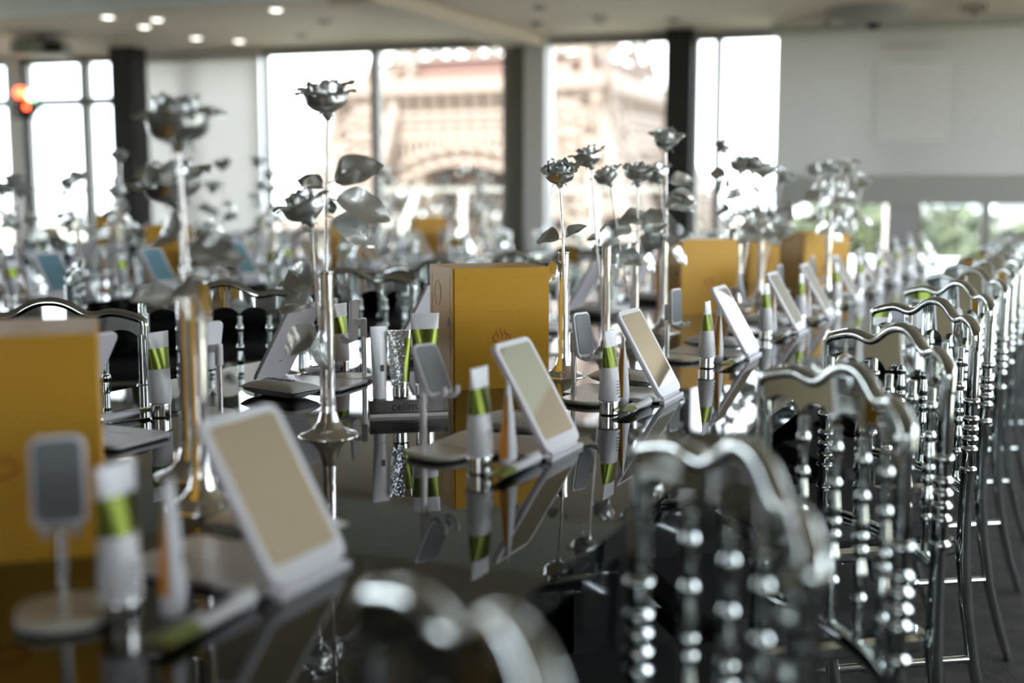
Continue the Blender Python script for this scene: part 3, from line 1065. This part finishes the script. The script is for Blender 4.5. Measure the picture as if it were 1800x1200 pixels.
W1 = 'aisle side of front table'
W2 = 'inner side of front table'
right = [(.987, 88, -42, dict(tube=(-.03, .02), slim=(-.015, .0), stand=(-.015, -.085))), (1.659, 62, -22, dict(tube=(0, .03), slim=(.02, -.015), stand=(-.025, 0))),
         (2.198, 80, -14, dict(stand=(0, 0))), (2.86, 88, -8, dict(tube=(0, -.03), stand=(-.01, -.03))), (3.43, 80, 4, {}), (3.89, 88, -6, {}), (4.45, 80, 0, {}), (4.99, 80, -5, {}), (5.54, 88, 3, {}), (6.1, 80, 0, {}), (6.65, 80, 0, {}), (7.2, 88, 0, {})]
for i, (ym, tl, sy, of) in enumerate(right):
    setting(TX, -.689, ym, 1, W1, ORD[i], tilt=tl, syaw=sy, off=of)
for i in range(12):
    setting(TX, -1.511, 1.44 + .60 * i if i < 2 else 2.62 + .56 * (i - 2), -1, W2, ORD[i], tilt=(80, 88)[i % 2], syaw=(-10, 15, 0)[i % 3], off=dict(myaw=4 if i == 1 else 0, **(dict(stand=(0, -.13), slim=(0, -.085)) if i == 0 else {})))
for i in range(8):
    setting(T2, T2 + .411, 3.40 + .57 * i, 1, 'on the near side of the middle table', blue=i in (0, 1, 2), tilt=(62, 80)[i % 2])
for i in range(8):
    setting(T2, T2 - .411, 3.7 + .57 * i, -1, 'on the far side of the middle table', tilt=80)
for i in range(6):
    setting(T3, T3 + .411, 5.0 + .57 * i, 1, 'on the table beside the stage light', tilt=80, skip=('sachet',))


# yellow gift boxes -------------------------------------------------
def gift_box():
    e = empty('gift_box')
    w_, d_, h_ = .205, .180, .246
    # front face towards local -y, side face with lid seam towards local -x
    part('body', MB().box(-w_ / 2 + .004, w_ / 2, -d_ / 2, d_ / 2, 0, h_), 'yellow', e)
    lid = part('lid', MB().box(-w_ / 2, -w_ / 2 + .0034, -d_ / 2 + .002, d_ / 2, 0.0, h_), 'yellow_plain', e)
    part('seam', MB().box(-w_ / 2 + .0034, -w_ / 2 + .004, -d_ / 2 + .002, d_ / 2 - .002, .002, h_ - .002), 'seam', e)
    ML_ = Matrix.Translation((-w_ / 2, 0, 0)) @ Matrix.Rotation(R(-90), 4, 'Y')
    mb = MB()
    for (a, b, c, d) in ((-.07, .07, .228, .2295), (-.07, -.0685, .02, .228), (.0685, .07, .02, .228)):
        mb.box(-w_ / 2 - .0006, -w_ / 2 + .0004, a, b, c, d)
    part('embossed_border', mb, 'yellow_plain', lid)
    part('magnet_button', MB().lathe([(.0085, 0), (.0085, .0008)], 20, M=Matrix.Translation((-w_ / 2 + .0001, -.062, .135)) @ Matrix.Rotation(R(-90), 4, 'Y')), 'button', lid)
    ring = MB().tube([(-w_ / 2 - .0003, .025 + .026 * math.cos(2 * math.pi * k / 28), .19 + .026 * math.sin(2 * math.pi * k / 28)) for k in range(29)], .0007, 6)
    part('embossed_ring', ring, 'yellow_plain', lid)
    part('pale_logo', MB().rrect(.012, .007, .003, 0, .0006, M=Matrix.Translation((-w_ / 2 + .0001, .022, .19)) @ Matrix.Rotation(R(-90), 4, 'Y') @ Matrix.Rotation(R(90), 4, 'Z')), 'sticker', lid)
    # bath emblem: open bowl ring and three wavy steam lines
    yf = -d_ / 2 - .0004
    def ribbon(pts, wd):
        mb_ = MB()
        n = len(pts)
        vs_ = []
        for i, (x, z) in enumerate(pts):
            x0, z0 = pts[max(i - 1, 0)]
            x1, z1 = pts[min(i + 1, n - 1)]
            l_ = math.hypot(x1 - x0, z1 - z0)
            nx, nz = -(z1 - z0) / l_, (x1 - x0) / l_
            t = wd[i] if isinstance(wd, list) else wd
            vs_ += [Vector((x + nx * t, yf, z + nz * t)), Vector((x - nx * t, yf, z - nz * t)), Vector((x + nx * t, yf + .0006, z + nz * t)), Vector((x - nx * t, yf + .0006, z - nz * t))]
        fs = []
        for i in range(n - 1):
            a, b = 4 * i, 4 * i + 4
            fs += [(a, a + 1, b + 1, b), (a + 2, b + 2, b + 3, a + 3), (a, b, b + 2, a + 2), (a + 1, a + 3, b + 3, b + 1)]
        return mb_.add(vs_, fs)
    ex, ez = .0, .104
    em = MB()
    bowl = []
    for k in range(33):
        a = R(128 + (412 - 128) * k / 32)
        bowl.append((ex + .0185 * math.cos(a), ez + .0105 * math.sin(a)))
    r1 = ribbon(bowl, [.0013 + .0008 * math.sin(math.pi * k / 32) for k in range(33)])
    em.add(r1.v, r1.f)
    for sx in (-.009, 0, .009):
        st = [(ex + sx + .0025 * math.sin(k / 12 * 2 * math.pi), ez - .001 + (.022 if sx == 0 else .0185) * k / 12) for k in range(13)]
        r1 = ribbon(st, [.0006 + .0011 * math.sin(math.pi * k / 12) for k in range(13)])
        em.add(r1.v, r1.f)
    part('bath_emblem', em, 'emblem', e)
    return e


P_box = Proto(gift_box)
BY = R(43.4)
boxes1 = [(-1.083, .965, 'yellow gift box with red steam emblem, first from the front table end opposite the windows'),
          (-1.101, 2.243, 'yellow gift box behind the clear acrylic display block, steam emblem on front'),
          (-1.135, 3.90, 'yellow gift box third from the front table end opposite the windows'),
          (-.93, 4.86, 'yellow gift box fourth from the front table end opposite the windows'),
          (-1.27, 5.35, 'yellow gift box fifth from the front table end opposite the windows')]
for x, y, lb in boxes1:
    P_box((x, y, T), BY, lb, 'box', 'gift boxes on the front table')


for X, y in ((T2, 4.46), (T2, 6.02), (T2 + .05, 6.9)):
    P_box((X, y, T), BY, 'yellow gift box standing on the middle table', 'box', 'gift boxes on the middle table')
P_box((T3, 7.06, T), BY, 'yellow gift box standing on the table beside the stage light', 'box')


# vases and silver roses --------------------------------------------
def vase():
    e = empty('bud_vase')
    part('foot', MB().lathe([(.050, 0), (.050, .0015), (.048, .003), (.036, .007), (.026, .013), (.018, .024), (.0135, .040), (.0125, .05)], 32), 'vase', e)
    part('neck', MB().lathe([(.0125, .05), (.0115, .08), (.0112, .2), (.0115, .266), (.0122, .268), (.0122, .270), (.0095, .270), (.0095, .20)], 24, caps=False), 'vase', e)
    return e


P_vase = Proto(vase)


def petal(kind, seed):
    """cupped petal around the +z axis, centred on +y"""
    r_ = random.Random(seed)
    Rr, L_, A, end, lip = {'in': (.0125, .036, 75, .45, 0.0), 'mid': (.0205, .043, 62, .95, .004), 'out': (.0265, .043, 54, 1.06, .011)}[kind]
    ph, sk = r_.uniform(0, 6), r_.uniform(-.25, .25)

    def f(u, v):
        a = (u - .5) * 2
        g = min(1.0, v / .5)
        r0 = Rr * math.sin(math.pi / 2 * g) ** .75
        if v > .5:
            r0 *= 1 + (end - 1) * ((v - .5) / .5) ** 1.3
        k = max(0.0, (v - .72) / .28)
        r0 += lip * k * k * (1 - .25 * a * a)
        wd = (.55 + .45 * math.sin(math.pi / 2 * min(1, v / .5))) * (1 - .55 * max(0, (v - .6) / .4) ** 2)
        an = R(A) * a * wd + sk * v
        z = L_ * (v - .10 * a * a * v) - lip * .65 * k * k + .0012 * math.sin(4 * a + ph) * v
        r0 += .0012 * math.sin(6 * a + ph + 3 * v) * v + k * (.0018 * math.sin(5 * a + ph) + .0006 * math.sin(13 * a + 2 * ph))
        z += k * .0012 * math.sin(7 * a + 2 * ph)
        return Vector((r0 * math.sin(an), r0 * math.cos(an), z - .004))
    return MB().grid(f, 14, 12)


PET = {k: [petal(k, s).mesh('petal', 'rose') for s in range(3)] for k in ('in', 'mid', 'out')}


def bud_core():
    return MB().lathe([(.004, -.008), (.009, .0), (.0095, .012), (.007, .026), (.003, .031)], 12)


CORE = bud_core().mesh('bud', 'rose')


def sepals():
    mb = MB()
    for k in range(5):
        M = Matrix.Rotation(2 * math.pi * k / 5, 4, 'Z')
        mb.grid(lambda u, v: M @ Vector(((u - .5) * .009 * (1 - v), .007 + .012 * v, -.004 - .018 * v * v + .004 * v)), 2, 5)
    mb.lathe([(.003, -.016), (.0075, -.009), (.009, -.002), (.006, .003)], 10)
    return mb


SEP = sepals().mesh('sepals', 'rose')


def leaf_mesh(seed, L_=.07, w_=.029):
    r_ = random.Random(seed)
    ph = r_.uniform(0, 6)

    def f(u, v):
        a = (u - .5) * 2
        prof = (math.sin(math.pi * min(1, v * .97 + .03)) ** .75) * (1 - .25 * v)
        x = a * w_ * prof
        z = .010 * abs(a) * prof * .9 - .020 * v * v + .002 * math.sin(7 * v + ph) + .0014 * math.sin(14 * v + 3 * a)
        return Vector((x, L_ * v, z))
    mb = MB().grid(f, 8, 12)
    mb.tube([(0, -.012, 0), (0, 0, .0), (0, L_ * .5, -.003), (0, L_ * .92, -.017)], [.0011, .0011, .0009, .0004], 5)
    return mb


LEAF = [leaf_mesh(s).mesh('leaf', 'rose') for s in range(4)]


def joined_head():
    bm_ = MB()
    head_layout(lambda k, i, M: bm_.add([M @ v.co for v in PET[k][i].vertices], [tuple(p.vertices) for p in PET[k][i].polygons], True))
    bm_.add([v.co.copy() for v in CORE.vertices], [tuple(p.vertices) for p in CORE.polygons], True)
    return bm_.mesh('flower_head', 'rose')


def head_layout(cb, seed=0):
    r_ = random.Random(seed)
    for k in range(3):
        cb('in', k, Matrix.Rotation(k * 2.1, 4, 'Z') @ Matrix.Translation((0, 0, .006 - .002 * k)) @ Matrix.Scale(1 - .18 * k, 4))
    for k in range(5):
        cb('mid', k % 3, Matrix.Rotation(k * 2 * math.pi / 5 + .4, 4, 'Z') @ Matrix.Translation((0, 0, r_.uniform(-.001, .003))) @ Matrix.Rotation(r_.uniform(-.06, .06), 4, 'X'))
    for k in range(6):
        cb('out', k % 3, Matrix.Rotation(k * 2 * math.pi / 6 + r_.uniform(-.2, .2), 4, 'Z') @ Matrix.Translation((0, 0, r_.uniform(-.006, 0))) @ Matrix.Rotation(r_.uniform(-.22, .04), 4, 'X') @ Matrix.Scale(r_.uniform(.92, 1.08), 4))


HEAD = joined_head()


def rose(base, tip, leaves, label, group, detail=False, scale=1.0, lean=(0, 0), seed=0):
    """stem from inside the vase to tip; leaves: (fraction, azimuth deg, pitch deg, size)"""
    b, t = Vector(base), Vector(tip)
    e = empty('silver_rose', b)
    tag(e, label, 'rose', group)
    d = t - b
    r_ = random.Random(seed)
    side = Vector((r_.uniform(-1, 1), r_.uniform(-1, 1), 0)) * .012

    def at(k):
        return d * k + side * math.sin(math.pi * k)
    part('stem', MB().tube([at(k / 8) for k in range(9)], [.0036, .0034, .0032, .003, .003, .0028, .0027, .0027, .0028], 7), 'stem', e)
    q = (d.normalized() + Vector((lean[0], lean[1], 0))).normalized().to_track_quat('Z', 'Y').to_matrix().to_4x4()
    hm = Matrix.Translation(d) @ q @ Matrix.Rotation(r_.uniform(0, 6), 4, 'Z') @ Matrix.Scale(scale, 4) @ Matrix.Translation((0, 0, .012))
    if detail:
        h = obj('flower_head', CORE, e, hm)
        head_layout(lambda k, i, M: obj('petal', PET[k][i], h, M), seed)
    else:
        h = obj('flower_head', HEAD, e, hm)
    obj('sepals', SEP, h)
    for i, (k, az, pit, sz) in enumerate(leaves):
        M0 = Matrix.Translation(at(k)) @ Matrix.Rotation(R(az), 4, 'Z') @ Matrix.Rotation(R(pit), 4, 'X') @ Matrix.Translation((0, .012 * sz, 0))
        roll = r_.uniform(.7, 1.15)           # leaves hang on edge, their faces turned to the aisle
        M = max((M0 @ Matrix.Rotation(sg * roll, 4, 'Y') for sg in (-1, 1)), key=lambda m: (m.to_3x3() @ Vector((0, 0, 1))).dot(Vector((.35, -.9, .25)))) @ Matrix.Scale(sz, 4)
        obj('leaf', LEAF[i % 4], e, M)
    if detail:
        for k in (.42, .52, .63, .8):
            M = Matrix.Translation(at(k)) @ Matrix.Rotation(r_.uniform(0, 6), 4, 'Z')
            part('thorn', MB().tube([(0, 0, 0), (0, .007, .002)], [.0016, .0003], 5), 'stem', e, M)
    return e


# front-table vases: (x, y, label part, roses[(dx, dy, z, scale, lean, leaves)])
G = 'silver roses on the front table'
front = [
    (-.985, 1.180, 'the vase beside the first yellow box', [(-.02, .0, 1.19, 1.3, (.1, -.1), [(.72, 70, 5, 1.25), (.70, -95, -10, 1.0), (.62, -120, -55, .9)])]),
    (-1.112, 1.308, 'the vase behind the first yellow box', [(-.012, .008, 1.115, 1.35, (.0, -.3), [(.75, -80, 15, 1.1), (.6, 160, 10, .9)])]),
    (-1.09, 1.624, 'the vase beside the acrylic display block', [
        (.006, .006, 1.255, 1.2, (-.05, -.15), [(.77, -70, 25, 1.15), (.72, -60, -12, 1.35), (.66, -75, -25, 1.1), (.75, 100, 25, .7), (.76, 170, 10, .6), (.74, 20, -30, .7)]),
        (-.018, -.012, 1.085, 1.15, (-.25, -.2), [(.62, 80, 30, 1.05), (.52, 85, 10, 1.1), (.44, 150, -35, .9), (.42, -150, -50, .95)])]),
    (-.99, 2.387, 'the vase beside the emblem box', [(-.008, -.004, 1.150, 1.1, (.15, -.35), [(.68, 80, 5, .95), (.55, 95, -45, .75), (.68, -80, 40, .7)])]),
    (-1.02, 2.73, 'the second vase after the emblem box', [(-.035, -.012, 1.195, 1.1, (-.2, -.1), [(.56, 60, 20, .5)])]),
    (-1.02, 2.94, 'the third vase after the emblem box', [(.005, .0, 1.155, 1.15, (.1, -.2), [(.7, -70, -5, .9), (.55, 60, -20, .9), (.5, -50, -30, .9)]), (-.06, -.02, 1.155, 1.05, (-.2, -.2), [(.6, 80, 10, .9), (.72, -110, 20, .8), (.5, -160, -20, .8)])]),
    (-1.05, 3.28, 'the fourth vase after the emblem box', [(.0, .0, 1.255, 1.25, (.1, -.3), [(.8, -60, 15, 1.0), (.7, -80, -15, 1.0), (.55, -100, -35, .9), (.6, 80, 0, .9)]), (-.02, .01, 1.165, 1.15, (-.2, -.2), [(.6, 60, -10, .9), (.5, -60, -30, 1.0)])]),
    (-1.03, 4.05, 'the vase beside the third yellow box', [(.0, .0, 1.20, 1.3, (.1, -.2), [(.8, 60, 10, 1.0), (.65, -60, -15, 1.0), (.5, 150, -20, 1.0)]), (-.06, .02, 1.27, 1.0, (-.1, 0), [(.6, 80, 0, .9)]), (.04, .0, 1.20, 1.2, (.1, -.2), [(.6, -80, -10, 1.0), (.5, 40, -20, 1.0)])]),
    (-1.04, 4.42, 'the vase between third and fourth yellow boxes', [(.0, .0, 1.19, 1.25, (.1, -.2), [(.7, 60, 10, 1.1), (.6, -60, -15, 1.0), (.5, 150, -20, 1.0)]), (.07, .0, 1.17, 1.1, (.2, -.2), [(.6, -80, 0, 1.0)])]),
    (-.83, 4.62, 'the vase before the fourth yellow box', [(.0, .02, 1.20, 1.1, (.1, -.2), [(.7, 60, 10, 1.0), (.6, -60, -15, .9), (.55, 150, -20, .9)]), (-.05, .02, 1.20, 1.1, (-.2, -.2), [(.6, 80, 0, .9)])]),
    (-.86, 5.15, 'the vase beside the fourth yellow box', [(.0, .0, 1.22, 1.2, (.1, -.2), [(.6, 60, 10, 1.0), (.5, -60, -15, .9)]), (.06, .0, 1.16, 1.1, (.1, -.2), [(.65, -80, -15, .9)])]),
    (-1.02, 6.1, 'the vase before the windowed table end', [(.0, .0, 1.2, 1.2, (.1, -.2), [(.6, 60, 10, 1.0), (.5, -60, -15, .9)])]),
]
seed = 10
for x, y, lb, rs in front:
    P_vase((x, y, T), seed * .7, 'slim polished silver bud vase, %s' % lb.replace('the vase ', '').replace('the ', ''), 'vase', 'silver vases on the front table')
    for i, (dx, dy, z, sc_, ln, lv) in enumerate(rs):
        seed += 1
        if y > 2.8:
            xr = random.Random(seed)
            lv = lv + [(xr.uniform(.45, .88), xr.uniform(0, 360), xr.uniform(-40, 20), xr.uniform(.9, 1.2)) for _ in range(5)]
        lab = ('%s silver rose in %s' % (['taller', 'shorter', 'leaning'][i], lb)) if len(rs) > 1 else 'single silver foil rose in %s' % lb
        rose((x + (.003 if i else -.002), y + (.003 if i else 0), T + .06), (x + dx, y + dy, z), lv, lab, G, detail=True, scale=sc_, lean=ln, seed=seed)

r2 = random.Random(77)


def far_roses(X, ys, where, nr=2):
    for y in ys:
        xx = X + r2.uniform(-.12, .12)
        P_vase((xx, y, T), 0, 'slim polished silver bud vase %s' % where, 'vase', 'silver vases %s' % where)
        for i in range(nr):
            lv = [(r2.uniform(.45, .8), r2.uniform(0, 360), r2.uniform(-35, 25), r2.uniform(.8, 1.15)) for _ in range(4)]
            rose((xx, y, T + .06), (xx + r2.uniform(-.05, .05), y + r2.uniform(-.05, .05), r2.uniform(1.10, 1.28)), lv, 'silver foil rose in a vase %s' % where, 'silver roses %s' % where,
                 scale=r2.uniform(1.05, 1.25), lean=(r2.uniform(-.3, .3), r2.uniform(-.4, .1)), seed=int(y * 100) + i)


far_roses(T2, [3.5, 3.54, 3.8, 4.06, 4.83, 5.16, 5.44, 6.53], 'on the middle table')
far_roses(T2, [3.15, 7.4, 7.8], 'on the middle table')
far_roses(T3, [4.8, 5.4, 6.0, 6.6, 7.2], 'on the table beside the stage light')

# acrylic display block with three tubes ----------------------------
ac = empty('acrylic_display', (-1.068, 1.845, T), R(36.7))
tag(ac, 'clear acrylic display block with dark lettering, holding three tubes', 'display')
part('block', MB().box(-.070, .070, -.022, .022, 0, .030), 'acrylic', ac)
part('backing', MB().box(-.069, .069, .0225, .0245, 0, .030), 'pink_reflection', ac)  # added plate, its colour stands in for the bright table reflection
part('reflection_strip', MB().box(-.070, .070, -.0235, -.0225, 0, .006), 'pink_reflection', ac)  # added pale strip, paints the bright reflection along the block's foot
obj('lettering', text_mesh('celimax', .022, 'ink'), ac, Matrix.Translation((.002, -.0228, .018)) @ Matrix.Rotation(R(90), 4, 'X'))
AM = Matrix.Translation((-1.068, 1.845, T)) @ Matrix.Rotation(R(36.7), 4, 'Z')


def on_block(dx):
    p = AM @ Vector((dx, 0.004, .0302))
    return (p.x, p.y, p.z)


P_tube(on_block(.033), R(36.7), 'white cream tube with green foil band standing on the acrylic block', 'tube')
o = P_slim(on_block(-.050), R(62), 'slim frosted white and orange tube standing on the acrylic block', 'tube')


def jewel_tube():
    e = empty('rhinestone_tube')
    H, rb, cw, zc = .122, .0145, .042, .022
    part('cap', MB().lathe([(.0135, 0), (.0145, .002), (.0145, .02), (.013, .022)], 20), 'silver_cap', e)
    part('body', tube_loft(.022, .122, H, rb, cw, zc, n=20), 'silver_cap', e)
    part('foil_stripe', tube_loft(.03, .108, H, rb + .0011, cw + .002, zc, -70, -20, n=6), 'green', e)
    mb = MB()
    nz, na = 30, 15
    rr_ = random.Random(8)
    for j in range(nz):
        z = .024 + .096 * j / (nz - 1)
        k = max(0.0, min(1.0, (z - zc) / (H - zc)))
        rx, ry_ = rb + (cw / 2 - rb) * k ** .8, rb * (1 - k ** 1.5) + .0016
        for i in range(na):
            a = R(180 + 108 * (i + .5 * (j % 2)) / na)
            p = Vector((rx * math.cos(a), ry_ * math.sin(a), z))
            nrm = Vector((math.cos(a) / rx, math.sin(a) / ry_, 0)).normalized()
            s = .0017
            tx = Vector((-nrm.y, nrm.x, 0))
            zz = Vector((0, 0, 1))
            mb.add([p - tx * s - zz * s, p + tx * s - zz * s, p + tx * s + zz * s, p - tx * s + zz * s, p + nrm * .0024 + tx * rr_.uniform(-.0016, .0016) + zz * rr_.uniform(-.0016, .0016)], [(0, 1, 4), (1, 2, 4), (2, 3, 4), (3, 0, 4)])
    st = part('rhinestones', mb, 'rhine', e)
    st['kind'] = 'stuff'
    return e


o = jewel_tube()
o.location = on_block(-.012)
o.rotation_euler = (0, 0, R(36.7))
tag(o, 'tube covered in rhinestones with green stripe standing on the acrylic block', 'tube')
